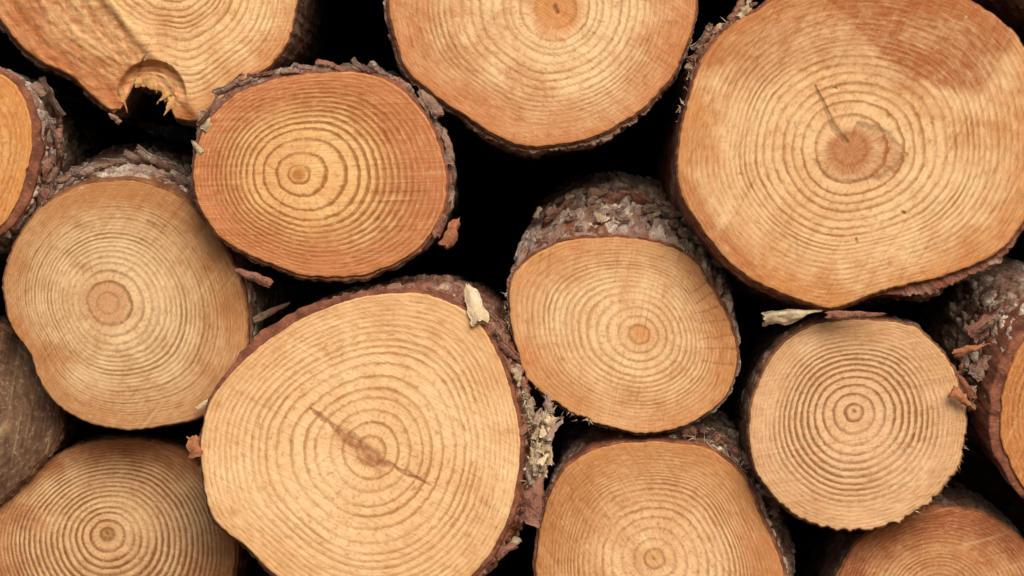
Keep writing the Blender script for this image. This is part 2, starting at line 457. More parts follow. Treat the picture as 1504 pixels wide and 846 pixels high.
# ----------------------------------------------------------------------------- small torn pieces
def shard(name, c, w, h, t, mat, seed, rot=0, lean=0, turn=0, taper=.6, curl=.2, parent=None, jag=.25):
    """a flat torn chip: h long and w wide, t thick, pointed at its upper end; rot turns it in the picture plane"""
    nu, nv = 26, 14
    v = np.linspace(0, 1, nu)[:, None]; q = np.linspace(-1, 1, nv)[None]
    half = (w/2)*(1-taper*v**1.6)*(.75+.25*np.sqrt(np.clip(np.sin(np.pi*np.clip(v*.92+.08, 0, 1)), 0, 1)))
    e1 = fbm(np.concatenate([v*5, v*0+1.7, v*0], 1), seed, 3)[:, None]*jag*w
    e2 = fbm(np.concatenate([v*5, v*0+7.7, v*0], 1), seed+1, 3)[:, None]*jag*w
    lo, hi = -half+e1, half+e2
    hi = np.maximum(hi, lo+.0008)
    x = lo+(hi-lo)*(q+1)/2
    tip = fbm(np.concatenate([q.T*3, q.T*0, q.T*0+3.1], 1), seed+2, 2)[None]*.16*h
    z = (v-.5)*h+tip*np.abs(v-.4)
    yb = curl*h*(v-.5)**2*2+curl*w*q**2*.8+.12*t*0
    nn = fbm(np.stack([x, yb+0*x, z+0*x], -1)/(.35*w), seed+3, 3)*.35*t
    thick = t*(.35+.65*(1-np.abs(q)**3))*(1-.6*v**3)
    F = np.stack([x, yb-thick/2+nn, z+0*x], -1); B = np.stack([x, yb+thick/2+nn*.5, z+0*x], -1)
    V = np.concatenate([F.reshape(-1, 3), B.reshape(-1, 3)])
    n0 = nu*nv
    qs = [grid_quads(nu, nv), grid_quads(nu, nv, n0)[:, ::-1]]
    def wall(idx):
        idx = np.array(idx); return np.stack([idx[:-1], idx[:-1]+n0, idx[1:]+n0, idx[1:]], -1)
    qs += [wall(range(nv))[:, ::-1], wall(range((nu-1)*nv, nu*nv)), wall(range(0, nu*nv, nv)), wall(range(nv-1, nu*nv, nv))[:, ::-1]]
    def R3(a, ax):
        c_, s_ = math.cos(a), math.sin(a)
        return {'x': np.array([[1, 0, 0], [0, c_, -s_], [0, s_, c_]]), 'y': np.array([[c_, 0, s_], [0, 1, 0], [-s_, 0, c_]]), 'z': np.array([[c_, -s_, 0], [s_, c_, 0], [0, 0, 1]])}[ax]
    M = R3(math.radians(rot), 'y') @ R3(math.radians(lean), 'x') @ R3(math.radians(turn), 'z')
    V = V @ M.T
    base = np.array(c, float)
    if parent is None:
        o = mesh_obj(name, V, np.concatenate(qs), mat, None, dict(cell=np.full(len(V), .5), inner=np.zeros(len(V))), loc=base)
    else:
        pw = parent_world(parent)
        o = mesh_obj(name, V, np.concatenate(qs), mat, parent, dict(cell=np.full(len(V), .5), inner=np.zeros(len(V))), loc=base-pw)
    return o

def parent_world(o):
    p = np.zeros(3)
    while o is not None:
        p += np.array(o.location); o = o.parent
    return p

def fibres(name, pts, mat, seed, parent, n=60, length=(.012, .03), rad=.0011, dirn=(0, -1, 0), spread=.8):
    """a tuft of torn bast fibres growing from a list of points"""
    rng = np.random.default_rng(seed); V = []; Q = []; pw = parent_world(parent)
    pts = np.asarray(pts, float)
    for i in range(n):
        k = rng.integers(len(pts)-1); t = rng.random()
        p = pts[k]*(1-t)+pts[k+1]*t+rng.normal(0, .002, 3)
        d = np.array(dirn)+rng.normal(0, spread, 3); d /= np.linalg.norm(d)
        bend = rng.normal(0, .6, 3); Ln = rng.uniform(*length)
        up = np.cross(d, rng.normal(size=3)); up /= np.linalg.norm(up); sd = np.cross(d, up)
        b0 = len(V); ns, nvv = 6, 5; fl = rng.uniform(.25, 1.); rd = rad*rng.uniform(.6, 2.2)
        for a in range(ns):
            tt = a/(ns-1); c = p+d*Ln*tt+bend*Ln*tt*tt*.5
            rr = rd*(1-.85*tt)
            for b in range(nvv):
                an = TAU*b/nvv; V.append(c+up*rr*math.cos(an)+sd*rr*fl*math.sin(an))
        Q.append(tube_quads(ns, nvv, b0))
    V = np.array(V)-pw
    return mesh_obj(name, V, np.concatenate(Q), mat, parent, dict(cell=np.full(len(V), .6), inner=np.zeros(len(V))))

# ----------------------------------------------------------------------------- materials shared by the pile
IN1 = inner_mat('inner_bark_red', 3, '935c44', '663c2c', 'c29a76')
IN2 = inner_mat('inner_bark_brown', 8, '9c6a46', '704630', 'c69c70')
BK_GREY = bark_mat('bark_grey', 1)
BK_LICHEN = bark_mat('bark_lichen', 2, 'a8968a', '8a6656', 'e0d2ba', .7)
BK_DARK = bark_mat('bark_dark', 3, '806c5e', '6a4332', 'b5a28e', .2)
BK_RED = bark_mat('bark_red', 4, '9a7666', '85503c', 'cdb49c', .3)
PALE = inner_mat('torn_wood_pale', 12, 'e3cfae', 'c9ac84', 'f3e6cc')
ORANGE = inner_mat('torn_wood_orange', 13, 'b87a54', '8f5a3c', 'd8aa80')
TAN = inner_mat('fresh_split_wood', 15, 'd9ab70', 'b98450', 'ecca94')
BAST = inner_mat('torn_bast', 14, 'cdbb9c', 'a08668', 'eee2c8')

LOG = {}

# A: split log at the upper left with a hollow in its lower edge
def relief_split(px, py, seed):
    # torn, lower half left of a ridge that runs down to the hollow
    d = (px-165)*.81-(py-5)*.59                          # >0 right of the ridge
    d = d+10*fbm(np.stack([px/60, py/60, px*0], -1), seed, 3)
    left = sstep(8, -14, d)
    tear = fbm(np.stack([(px*.81-py*.59)/12, (px*.59+py*.81)/44, px*0], -1), seed+1, 5)
    dY = left*(.007+.0035*tear+.002*fbm(np.stack([px/9, py/9, px*0], -1), seed+6, 3))-.003*np.exp(-(d/8)**2)
    ha = np.hypot((px-222)*1., (py-142)*.95)
    arch = sstep(34, 36.5, ha)*sstep(52, 48, ha)*sstep(150, 122, py)
    dY = dY+.020*arch+.005*sstep(38, 33, ha)
    return dY, np.clip(left*(.85+.9*tear), 0, 1)*sstep(38, 52, ha)
A_OUT = [(430,33),(422,60),(410,83),(393,100),(360,116),(340,130),(320,153),(300,170),(280,177),(257,173),(250,158),(247,147),(240,149),(236,134),(226,132),(220,124),(210,128),(197,119),(188,136),(183,152),(176,160),(163,161),(147,152),(130,137),(112,119),(90,103),(60,90),(33,68),(10,42),(-10,12),
         (-40,-50),(-55,-120),(-30,-185),(40,-235),(130,-258),(220,-252),(310,-222),(380,-165),(420,-100),(436,-40),(436,0)]
LOG['A'] = build_log('log with a torn orange half and jagged hollow in its lower edge', A_OUT, (262, -38), .05, 11,
    dict(early='ecc688', late='a86f38', sap='c8864f', heart='d08a4c', heart_r=.02, sap0=.66, sap1=1.0, sap_amt=.85, ring=1.0, saw=4, saw_amt=.16, stain='a25a30', rays=.35),
    BK_DARK, IN2, gaps=((0,26),(.4,19),(.7,14),(1,9)), ib=2, bt=[(0, 4), (90, 8), (180, 6), (225, 10), (250, 3), (300, 3)], sb=10, relief=relief_split, sharp=set(range(8, 21)), rag=1.0, slope=(-.01, .03))

# B: big log at the top
B_OUT = [(572,0),(575,33),(583,67),(597,100),(613,120),(633,135),(667,160),(700,182),(733,201),(760,212),(790,215),(833,211),(867,202),(900,188),(933,168),(967,137),(987,112),(1001,86),(1012,58),(1019,30),(1022,0),(1018,-50),(1000,-110),(960,-165),(900,-205),(830,-225),(750,-220),(680,-195),(625,-150),(590,-95),(575,-40)]
LOG['B'] = build_log('large log with a ragged orange heart, between split log and biggest stained log', B_OUT, (818, 14), .03, 12,
    dict(early='ecc890', late='b58350', sap='c6834e', heart='d69c60', heart_r=.034, heart_soft=.012, heart_amt=.9, sap0=.50, sap1=1.02, sap_amt=.95, ring=.75, saw=-35, saw_amt=.18, rays=.4, blot=.45, stain='c9793f', crackc='8a4f38'),
    BK_GREY, IN1, gaps=((0,22),(.4,18),(.6,13),(1,8)), ib=3, bt=[(0, 4), (180, 5), (215, 5), (245, 7), (270, 9), (300, 8), (330, 3)], sb=[(0, 14), (180, 6), (240, 5), (300, 4)], rag=.9,
    crook=(0, .02), cracks=[dict(line=[(816, 10, 5), (819, 18, 5)], amt=.9, deep=.003)],
    stains_and_shade=[dict(poly=[(772,-6),(782,30),(793,58),(822,64),(846,44),(864,12),(856,-34),(800,-48)], amt=.5, soft=.006)])

# C: the biggest log, at the upper right
C_OUT = [(998,270),(995,240),(997,210),(1002,185),(1010,150),(1019,117),(1032,85),(1055,55),(1082,32),(1110,17),(1150,-8),(1200,-24),(1270,-32),(1340,-22),(1395,-6),(1425,2),(1459,23),(1486,46),(1503,70),(1520,110),(1532,160),(1536,215),(1530,265),(1516,305),(1499,332),(1484,352),(1459,373),(1429,390),(1385,405),(1335,416),(1285,432),(1251,445),(1222,453),(1188,446),(1151,432),(1110,413),(1080,393),(1054,366),(1030,336),(1011,305)]
LOG['C'] = build_log('biggest log with dark orange stain across its top and short grey crack', C_OUT, (1248, 222), .0, 13,
    dict(early='e9c288', late='b27c46', sap='cb8a4c', heart='d09a6c', heart_r=.033, heart_soft=.006, sap0=.66, sap1=1.04, sap_amt=.9, ring=1.0, saw=62, saw_amt=.2, stain='9a4a1e', crackc='8d6f50', rays=.25, speck=.4),
    BK_RED, IN1, rjit=.4, gaps=((0,34),(.2,27),(.45,23),(.6,14),(1,8.5)), ib=[(0, 2), (90, 2), (150, 4), (180, 2), (215, 3), (300, 2)], bt=[(0, 5), (60, 6), (90, 3), (125, 9), (145, 13), (165, 3), (180, 3), (210, 3), (250, 3), (270, 5), (275, 8), (288, 30), (300, 44), (322, 36), (345, 8)],
    sb=[(0, 10), (130, 2), (180, 8), (270, 14), (300, 6)], rag=.9, barkamp=.3, crook=(.0, -.012), tilt=(.0, -.02),
    cracks=[dict(line=[(1196, 128, 2.5), (1212, 160, 4.5), (1226, 190, 8), (1242, 208, 5)], amt=.8, deep=.003),
            dict(line=[(1262, 182, 5), (1300, 195, 6), (1333, 226, 4)], amt=.7, deep=.001),
            dict(line=[(1196, 236, 4), (1215, 262, 4), (1255, 268, 4), (1296, 258, 4), (1333, 228, 3)], amt=.6, deep=.001),
            dict(line=[(1327, 312, 3), (1330, 314, 3)], amt=.9), dict(line=[(1258, 351, 2.5), (1259, 356, 2.5)], amt=.8), dict(line=[(1225, 128, 2.5), (1229, 129, 2.5)], amt=.8), dict(line=[(1085, 255, 2), (1087, 257, 2)], amt=.7),
            dict(line=[(1168, 345, 3), (1172, 385, 5)], amt=.3, deep=.001)],
    stains_and_shade=[dict(poly=[(1190,-20),(1290,-45),(1400,-20),(1452,10),(1495,40),(1485,65),(1468,92),(1456,118),(1440,140),(1420,138),(1402,136),(1385,128),(1340,118),(1290,82),(1250,40)], amt=.95, soft=.010), dict(poly=[(1030,110),(1040,60),(1110,0),(1200,-40),(1290,-45),(1330,60),(1250,75),(1180,62),(1110,80)], amt=.5, soft=.016),
            dict(poly=[(1060,120),(1120,60),(1240,60),(1330,110),(1380,140),(1330,140),(1270,105),(1180,95),(1100,130)], amt=.45, soft=.014),
            dict(poly=[(1200,236),(1225,200),(1262,182),(1300,192),(1335,226),(1318,256),(1290,266),(1255,270),(1215,262)], amt=.6, soft=.005),
            dict(poly=[(1262,182),(1300,190),(1335,226),(1320,255),(1296,262),(1290,225)], amt=.8, soft=.008),
            dict(poly=[(1000,255),(1010,290),(1050,360),(1110,410),(1150,430),(1100,380),(1050,320),(1020,270)], amt=.7, soft=.014)])

# D: oval yellow-hearted log
D_OUT = [(283,262),(287,225),(300,186),(325,155),(360,132),(410,115),(460,107),(510,105),(550,111),(585,128),(610,152),(630,180),(646,215),(654,250),(654,290),(643,325),(624,355),(598,378),(560,396),(520,406),(470,406),(433,400),(395,387),(360,372),(328,352),(305,326),(290,295)]
LOG['D'] = build_log('oval log with a bright yellow heart, wide dark rings and a ruffled bark rim', D_OUT, (437, 256), .0, 14,
    dict(early='e6b672', late='a2682f', sap='c78250', heart='b8783c', heart_r=.009, heart_soft=.004, sap0=.42, sap1=.84, sap_amt=.95, ring=1.3, saw=2, saw_amt=.26, rays=.12, amp0=.8, blot=.3, stain='b5714a'),
    BK_GREY, IN1, rjit=.15, gaps=((0,17),(.1,20),(.3,23),(.45,13),(.6,9.5),(1,8)), ringk=(1, 1, .8), ib=[(0, 4), (60, 3), (120, 2), (180, 2), (240, 4), (300, 6)], bt=[(0, 9), (40, 11), (60, 9), (90, 13), (120, 12), (145, 15), (165, 7), (185, 4), (215, 3), (240, 5), (270, 6), (300, 5), (330, 5)],
    sb=[(0, 12), (40, 6), (90, 4), (140, 0), (180, 10), (270, 12)], rag=.9, barkamp=.75, crook=(.0, .025),
    stains_and_shade=[dict(poly=[(560,250),(600,190),(640,215),(650,300),(610,330),(570,300)], amt=.5, soft=.02)])

# E: brownish log at the left
E_OUT = [(5,420),(11,385),(28,345),(55,310),(90,285),(130,270),(175,265),(215,270),(255,285),(290,311),(319,346),(341,385),(356,425),(363,465),(363,500),(356,540),(341,575),(315,601),(280,617),(235,627),(190,631),(145,625),(105,608),(75,583),(56,552),(46,520),(24,490),(9,455)]
LOG['E'] = build_log('brownish round log with a pinkish heart, bare of bark along its left side', E_OUT, (156, 445), .06, 15,
    dict(early='dfbc88', late='9a7245', sap='b27c48', heart='c08a60', heart_amt=.7, heart_r=.036, heart_soft=.008, sap0=.42, sap1=1.0, sap_amt=.85, ring=1.05, saw=52, saw_amt=.2, rays=.2, stain='a8622c', blot=.4),
    BK_LICHEN, IN2, rjit=.4, gaps=((0,22),(.3,17),(.45,11),(.6,8),(1,7)), ib=[(0, 2), (60, 3), (200, 2)], bt=[(0, 5), (40, 7), (90, 9), (130, 6), (180, 2), (230, 2), (330, 2)], sb=[(0, 22), (90, 10), (180, 30), (270, 35)], rag=.7,
    crook=(.0, .085), crook_len=.3, slope=(.02, 0), tilt=(0, .03),
    cracks=[dict(line=[(215, 324, 3), (226, 334, 2.5)], amt=.8, deep=.002)],
    stains_and_shade=[dict(poly=[(10,440),(30,470),(60,510),(110,530),(80,565),(50,530),(20,490)], amt=.6, soft=.014), dict(poly=[(60,300),(150,262),(250,280),(320,345),(290,350),(230,310),(150,295),(80,330)], amt=.45, soft=.02),
            dict(poly=[(318,440),(345,430),(362,470),(330,490)], amt=.35, soft=.01)])

# F: large pale log at the bottom
F_OUT = [(297,690),(295,652),(299,615),(311,585),(334,555),(360,528),(395,500),(440,470),(490,448),(540,435),(590,430),(630,433),(666,446),(696,466),(718,495),(735,530),(746,560),(754,590),(761,620),(764,655),(762,690),(757,715),(747,760),(727,800),(697,842),(650,880),(600,902),(540,908),(490,900),(450,878),(405,846),(385,828),(362,803),(335,784),(313,762),(302,727)]
LOG['F'] = build_log('large pale log with a slanting brown split through its heart', F_OUT, (545, 662), .0, 16,
    dict(early='edc58a', late='c08c50', sap='d8a66c', heart='dfa868', heart_r=.026, heart_soft=.02, heart_amt=.25, sap0=.75, sap1=1.1, sap_amt=.7, ring=.95, saw=-28, saw_amt=.12, rays=.22, amp0=.65, blot=.3, crackc='96593c', speck=.15),
    BK_RED, IN1, rjit=.4, gaps=((0,27),(.5,25),(.7,14),(1,8)), ib=[(0, 5), (60, 3), (95, 5), (110, 13), (130, 17), (150, 11), (168, 2), (220, 3), (240, 6), (300, 4), (340, 8)],
    bt=[(0, 9), (30, 8), (60, 12), (85, 9), (110, 4), (150, 3), (180, 3), (230, 5), (300, 8), (335, 12)], sb=[(0, 8), (60, 10), (90, 14), (130, 30), (180, 12), (300, 6)], rag=.7,
    crook=(.035, .015), crook_len=.2,
    cracks=[dict(line=[(455, 601, 2), (468, 611, 7), (484, 621, 4), (500, 637, 14), (514, 646, 17), (530, 654, 9), (546, 669, 16), (562, 681, 8), (580, 686, 4), (600, 698, 6), (616, 706, 3), (632, 713, 3)], amt=.85, deep=.0015),
            dict(line=[(596, 700, 2.5), (618, 706, 5), (626, 688, 2)], amt=.6, deep=.002), dict(line=[(606, 722, 2), (620, 708, 4), (640, 708, 2)], amt=.5, deep=.001)],
    stains_and_shade=[dict(poly=[(490,640),(520,640),(575,680),(560,695),(525,675)], amt=.5, soft=.012)])

# G: leaning log in the middle
G_OUT = [(748,430),(752,410),(763,393),(780,377),(800,366),(833,354),(883,349),(933,351),(967,357),(1000,370),(1022,387),(1044,420),(1065,460),(1080,499),(1083,529),(1077,560),(1063,586),(1044,603),(1020,619),(995,629),(965,635),(930,635),(893,626),(860,614),(833,602),(807,584),(788,569),(775,556),(763,527),(752,482)]
LOG['G'] = build_log('tilted log in the middle with scaly grey bark showing above its face', G_OUT, (941, 491), .09, 17,
    dict(early='eac48c', late='a8783f', sap='c98a50', heart='d99a60', heart_r=.014, heart_soft=.010, sap0=.45, sap1=1.02, sap_amt=.8, ring=.75, saw=80, saw_amt=.19, rays=.35, amp0=.6, blot=.35, stain='b96a30'),
    BK_LICHEN, IN1, rjit=.4, gaps=((0,20),(.4,16),(.7,12),(1,8)), ib=[(0, 3), (60, 1), (90, 1), (180, 1)], bt=[(0, 5), (30, 9), (60, 10), (90, 10), (120, 9), (150, 6), (180, 2), (215, 3), (270, 3)], sb=[(0, 8), (40, .5), (90, .3), (150, 1), (220, 14), (270, 20)], rag=.9, jag=[(190, 0), (215, 4), (235, 4), (255, 0)],
    taper=.16, crook=(.018, .128), crook_len=.17, barkamp=1.3,
    cracks=[dict(line=[(1012, 432, 1.5), (1046, 408, 2.6)], amt=.55, deep=.0004), dict(line=[(1022, 445, 1.5), (1056, 424, 2.6)], amt=.55, deep=.0004), dict(line=[(1018, 462, 1.5), (1064, 446, 2.6)], amt=.55, deep=.0004), dict(line=[(1030, 475, 1.5), (1072, 468, 2.6)], amt=.55, deep=.0004), dict(line=[(1024, 500, 1.5), (1078, 490, 2.6)], amt=.55, deep=.0004), dict(line=[(1036, 512, 1.5), (1080, 512, 2.6)], amt=.55, deep=.0004), dict(line=[(1020, 448, 1.5), (1040, 436, 2.6)], amt=.55, deep=.0004), dict(line=[(1032, 530, 1.5), (1076, 536, 2.6)], amt=.55, deep=.0004)], stains_and_shade=[dict(poly=[(1020,400),(1060,440),(1090,520),(1070,590),(1030,620),(1040,560),(1030,470)], amt=.4, soft=.02), dict(poly=[(762,500),(785,495),(792,530),(772,535)], amt=.35, soft=.008)])

# H: round log with strong rings at the right
H_OUT = [(1100,630),(1103,597),(1112,568),(1124,541),(1144,512),(1172,490),(1201,477),(1235,471),(1278,470),(1318,475),(1345,482),(1362,495),(1380,512),(1398,539),(1409,570),(1417,600),(1418,630),(1412,660),(1402,694),(1380,721),(1355,744),(1322,763),(1288,775),(1255,778),(1221,776),(1192,768),(1165,753),(1141,734),(1122,710),(1109,685),(1102,655)]
LOG['H'] = build_log('pale round log with crisp evenly spaced rings, under the biggest stained log', H_OUT, (1254, 604), .05, 18,
    dict(early='e7be8b', late='8f5f35', sap='cc9f6a', heart='c79a64', heart_r=.004, heart_soft=.002, sap0=.66, sap1=1.05, sap_amt=.6, ring=1.15, saw=10, saw_amt=.19, rays=.22, amp0=.75, fade0=.62, fade_to=.25, blot=.3, stain='b9814e'),
    BK_DARK, IN2, rjit=.22, gaps=((0,18),(.3,17),(.5,13),(.75,12),(.85,8),(1,7)), ib=[(0, 2), (90, 3), (140, 4), (200, 2)], bt=[(0, 3), (60, 4), (85, 6), (110, 6), (150, 5), (180, 3), (220, 3), (270, 2), (330, 2)], sb=[(0, 16), (90, 3), (140, 6), (180, 14), (270, 18)], rag=.8, jag=[(180, 0), (230, 2), (290, 5), (320, 6), (345, 2)],
    crook=(.01, .0), cracks=[dict(line=[(1252, 603, 3), (1255, 605, 3)], amt=.9, deep=.001)],
    stains_and_shade=[dict(poly=[(1190,490),(1250,470),(1300,474),(1310,500),(1240,505)], amt=.5, soft=.016)])

# I: darker log at the lower left
I_OUT = [(10,732),(33,707),(63,681),(100,660),(140,649),(187,645),(233,650),(267,663),(298,690),(323,725),(338,765),(345,805),(342,846),(332,885),(305,925),(260,955),(200,970),(140,968),(80,950),(35,915),(5,870),(-12,820),(-12,780),(-4,752)]
LOG['I'] = build_log('tan log with bold rings and reddish upper rim, lower left of large pale log', I_OUT, (157, 783), .15, 19,
    dict(early='dcb27c', late='7c4f2a', sap='aa7040', heart='b98a52', heart_r=.012, heart_soft=.006, sap0=.68, sap1=1.0, sap_amt=.85, ring=1.1, saw=-12, saw_amt=.12, rays=.25, amp0=.7, blot=.35, stain='9a5028'),
    BK_DARK, IN2, rjit=.3, gaps=((0,14),(.3,16),(.6,13),(.85,8),(1,7)), ib=[(0, 5), (90, 2), (180, 2)], bt=[(0, 6), (60, 3), (90, 3), (180, 3), (270, 3)], sb=[(0, 10), (90, 20), (180, 20), (270, 20)], rag=.7,
    cracks=[dict(line=[(156, 781, 4), (158, 784, 4)], amt=.9, deep=.001)],
    stains_and_shade=[dict(poly=[(30,710),(100,655),(187,640),(270,660),(320,720),(260,690),(180,672),(90,690)], amt=.55, soft=.012)])  # upper-rim crescent: shade of the overhanging logs, put into the colour

# J: log at the bottom
J_OUT = [(787,846),(790,800),(799,750),(817,706),(837,682),(867,664),(907,652),(950,649),(1000,652),(1027,655),(1050,664),(1074,681),(1094,704),(1107,731),(1116,756),(1131,787),(1144,821),(1151,846),(1153,880),(1140,920),(1110,960),(1065,990),(1000,1005),(930,1000),(865,975),(815,930),(791,885)]
LOG['J'] = build_log('orange edged log with fine rings, directly under the tilted log', J_OUT, (960, 820), .10, 20,
    dict(early='e8be86', late='a06c3c', sap='c08248', heart='d2a064', heart_r=.012, heart_soft=.008, sap0=.42, sap1=1.02, sap_amt=.9, ring=.85, saw=-55, saw_amt=.2, rays=.35, amp0=.6, blot=.35, stain='b06236'),
    BK_LICHEN, IN1, rjit=.4, gaps=((0,20),(.3,19),(.5,14),(.7,9),(1,7)), ib=[(0, 4), (90, 2), (180, 5), (215, 4)], bt=[(0, 7), (30, 11), (60, 12), (85, 7), (110, 5), (150, 4), (180, 3), (270, 4)], sb=[(0, 4), (60, 8), (90, 22), (120, 20), (180, 8)], rag=.8,
    crook=(.03, .045), crook_len=.2, cracks=[dict(line=[(959, 819, 3), (961, 822, 3)], amt=.8, deep=.001), dict(line=[(833, 712, 2), (842, 722, 2), (838, 736, 2)], amt=.5, deep=.001)],
    stains_and_shade=[dict(poly=[(1080,780),(1085,740),(1120,770),(1150,850),(1110,850)], amt=.35, soft=.015)])

# K: reddish log at the lower right
K_OUT = [(1222,890),(1226,860),(1237,834),(1252,806),(1275,783),(1302,766),(1335,752),(1369,746),(1402,746),(1436,753),(1469,768),(1503,796),(1530,832),(1545,880),(1540,930),(1515,985),(1465,1025),(1400,1040),(1330,1030),(1270,995),(1235,945)]
LOG['K'] = build_log('reddish brown log with dense faint rings, cut off by the bottom right corner', K_OUT, (1378, 872), .13, 21,
    dict(early='d29c66', late='8a5630', sap='aa643a', heart='b5824e', heart_r=.02, sap0=.55, sap1=.95, sap_amt=.9, ring=1.0, saw=15, saw_amt=.2, rays=.3, blot=.5, stain='8a4526'),
    BK_DARK, IN2, gaps=((0,14),(1,8)), ib=3, bt=[(0, 5), (90, 5), (180, 4)], sb=[(0, 14), (90, 16), (180, 12)], rag=.8, crook=(0, .03))

# L: cropped log at the left edge
L_OUT = [(-198,215),(-185,165),(-155,125),(-110,102),(-60,95),(-25,99),(0,108),(20,121),(34,140),(43,168),(47,200),(44,233),(37,258),(30,283),(22,303),(10,321),(-10,338),(-50,352),(-110,345),(-160,310),(-190,265)]
LOG['L'] = build_log('orange log at the left edge with thick bark, under the split log', L_OUT, (-72, 222), .04, 22,
    dict(early='dca564', late='a8682f', sap='d08e48', heart='c88d50', heart_r=.02, sap0=.5, sap1=1.0, sap_amt=.7, ring=.7, saw=75, saw_amt=.25, rays=.3, blot=.6, stain='b5733a'),
    BK_LICHEN, IN1, gaps=((0,20),(1,12)), ib=[(0, 14), (40, 9), (90, 4), (180, 4), (270, 5), (320, 13)], bt=[(0, 12), (40, 10), (90, 5), (180, 5), (320, 10)], sb=[(0, 10), (180, 6)], rag=.9, crook=(.015, -.01), crook_len=.15)

# M: weathered log end at the left edge
M_OUT = [(-165,620),(-155,560),(-125,515),(-80,485),(-30,475),(15,488),(50,520),(75,562),(87,605),(84,640),(70,666),(45,696),(18,720),(-5,737),(-50,752),(-100,740),(-145,700)]
LOG['M'] = build_log('weathered grey brown log end, between the brownish round log and the tan log', M_OUT, (-40, 612), .12, 23,
    dict(early='8a6c50', late='45301f', sap='6a4a34', heart='6b5340', heart_r=.02, sap0=.4, sap1=1.0, sap_amt=.6, ring=.8, saw=80, saw_amt=.2, rays=.5, blot=.9, stain='4c3527', inner='6a4a34', speck=.5, fleck=.08),
    BK_DARK, IN2, gaps=((0,26),(1,18)), ib=2, bt=4, sb=6, rag=1.2, tilt=(0, .0), relief=lambda px, py, sd: (.006*fbm(np.stack([px/14, py/60, px*0], -1), sd, 4), np.clip(.5+fbm(np.stack([px/20, py/70, px*0], -1), sd+4, 3), 0, .8)))

# N: cropped log at the right edge
N_OUT = [(1469,620),(1471,590),(1477,564),(1485,538),(1500,510),(1525,487),(1560,478),(1605,488),(1640,525),(1658,580),(1658,640),(1640,695),(1605,728),(1565,738),(1530,732),(1506,718),(1492,698),(1478,670),(1470,645)]
LOG['N'] = build_log('orange log at the right edge with a thick red brown inner bark rim', N_OUT, (1565, 605), .04, 24,
    dict(early='d59a58', late='9a6230', sap='bf7c42', heart='c88d50', heart_r=.02, sap0=.45, sap1=.95, sap_amt=.85, ring=.8, saw=65, saw_amt=.2, rays=.3, blot=.4, stain='b5733a'),
    BK_LICHEN, IN1, gaps=((0,20),(1,10)), ib=[(0, 6), (90, 8), (150, 13), (180, 16), (220, 14), (270, 10)], bt=[(0, 7), (90, 10), (140, 12), (180, 8), (220, 6), (270, 6)], sb=[(0, 6), (130, 4), (180, 22), (230, 16)], rag=.9,
    crook=(-.055, .105), crook_len=.2)

# the stack goes on beyond the frame: its logs block the sky from the gaps
def round_log(cx, cy, r, y, seed):
    rng = np.random.default_rng(seed)
    a = np.linspace(0, TAU, 18, endpoint=False)
    k = 1+.05*np.cos(2*a+rng.uniform(0, 6))+.03*np.cos(3*a+rng.uniform(0, 6))
    out = [(cx+(r-8)*kk*math.cos(t), cy-(r-8)*kk*math.sin(t)) for t, kk in zip(a, k)]
    wd = [dict(early='dcb27a', late='a57440', sap='c48a54', heart='c9955c'), dict(early='d2a266', late='8f5f34', sap='b57a48', heart='c08a54')][seed % 2]
    build_log('plain round log of the same stack, in a row outside the picture', out, (cx+rng.uniform(-14, 14), cy+rng.uniform(-14, 14)), y, seed, wd,
              [BK_GREY, BK_DARK, BK_RED][seed % 3], [IN1, IN2][seed % 2], bt=7, na=200, nr=60, fine=False, group='logs of the stack outside the picture')
for i, (cx, cy, r, y) in enumerate([(505, -300, 158, .06), (1280, -272, 232, .05), (1705, 160, 162, .07), (-222, 5, 150, .08), (-268, 430, 140, .05), (-215, 850, 165, .08), (1770, 470, 148, .05), (1665, 850, 125, .10),
                                   (40, 1095, 126, .10), (340, 1080, 141, .06), (655, 1063, 158, .08), (1005, 1111, 108, .07), (1245, 1115, 106, .06), (1480, 1125, 96, .09), (1572, -62, 82, .09), (850, -420, 190, .06), (150, -400, 138, .05)]):
    round_log(cx, cy, r, y, 40+i)

# ----------------------------------------------------------------------------- torn bark and loose pieces
def rim(key, degs, out=.004, back=.004):
    L = LOG[key]; b = L['base']
    r = []
    for d in degs:
        t = math.radians(d); R = np.interp(t % TAU, L['th'], L['R'], period=TAU)+out
        r.append((b[0]+R*math.cos(t), L['y']+back, b[2]+R*math.sin(t)))
    return r
# flakes that still hang on a log's bark
shard('bark_flake', at(668, 338, -.004), .026, .052, .006, ORANGE, 3, rot=28, lean=-25, turn=15, parent=LOG['D']['bark'], curl=.35, taper=.8)
shard('bark_flake', at(650, 318, .006), .020, .06, .005, BK_RED, 4, rot=10, lean=-10, turn=40, parent=LOG['D']['bark'], taper=.5)
shard('bark_flake', at(632, 150, .004), .020, .05, .007, BK_GREY, 5, rot=-38, lean=-12, turn=20, parent=LOG['D']['bark'], taper=.4)
shard('bark_flake', at(660, 215, .010), .018, .055, .006, BK_GREY, 6, rot=-12, lean=-10, turn=30, parent=LOG['D']['bark'], taper=.5)
shard('bark_flake', at(305, 182, -.002), .012, .022, .004, BAST, 7, rot=30, lean=-15, parent=LOG['D']['bark'])
shard('bark_flake', at(288, 215, .0), .010, .026, .004, BAST, 8, rot=-40, lean=-20, parent=LOG['D']['bark'])
shard('bark_flake', at(370, 405, .0), .016, .06, .006, BK_RED, 9, rot=-68, lean=-8, parent=LOG['D']['bark'])
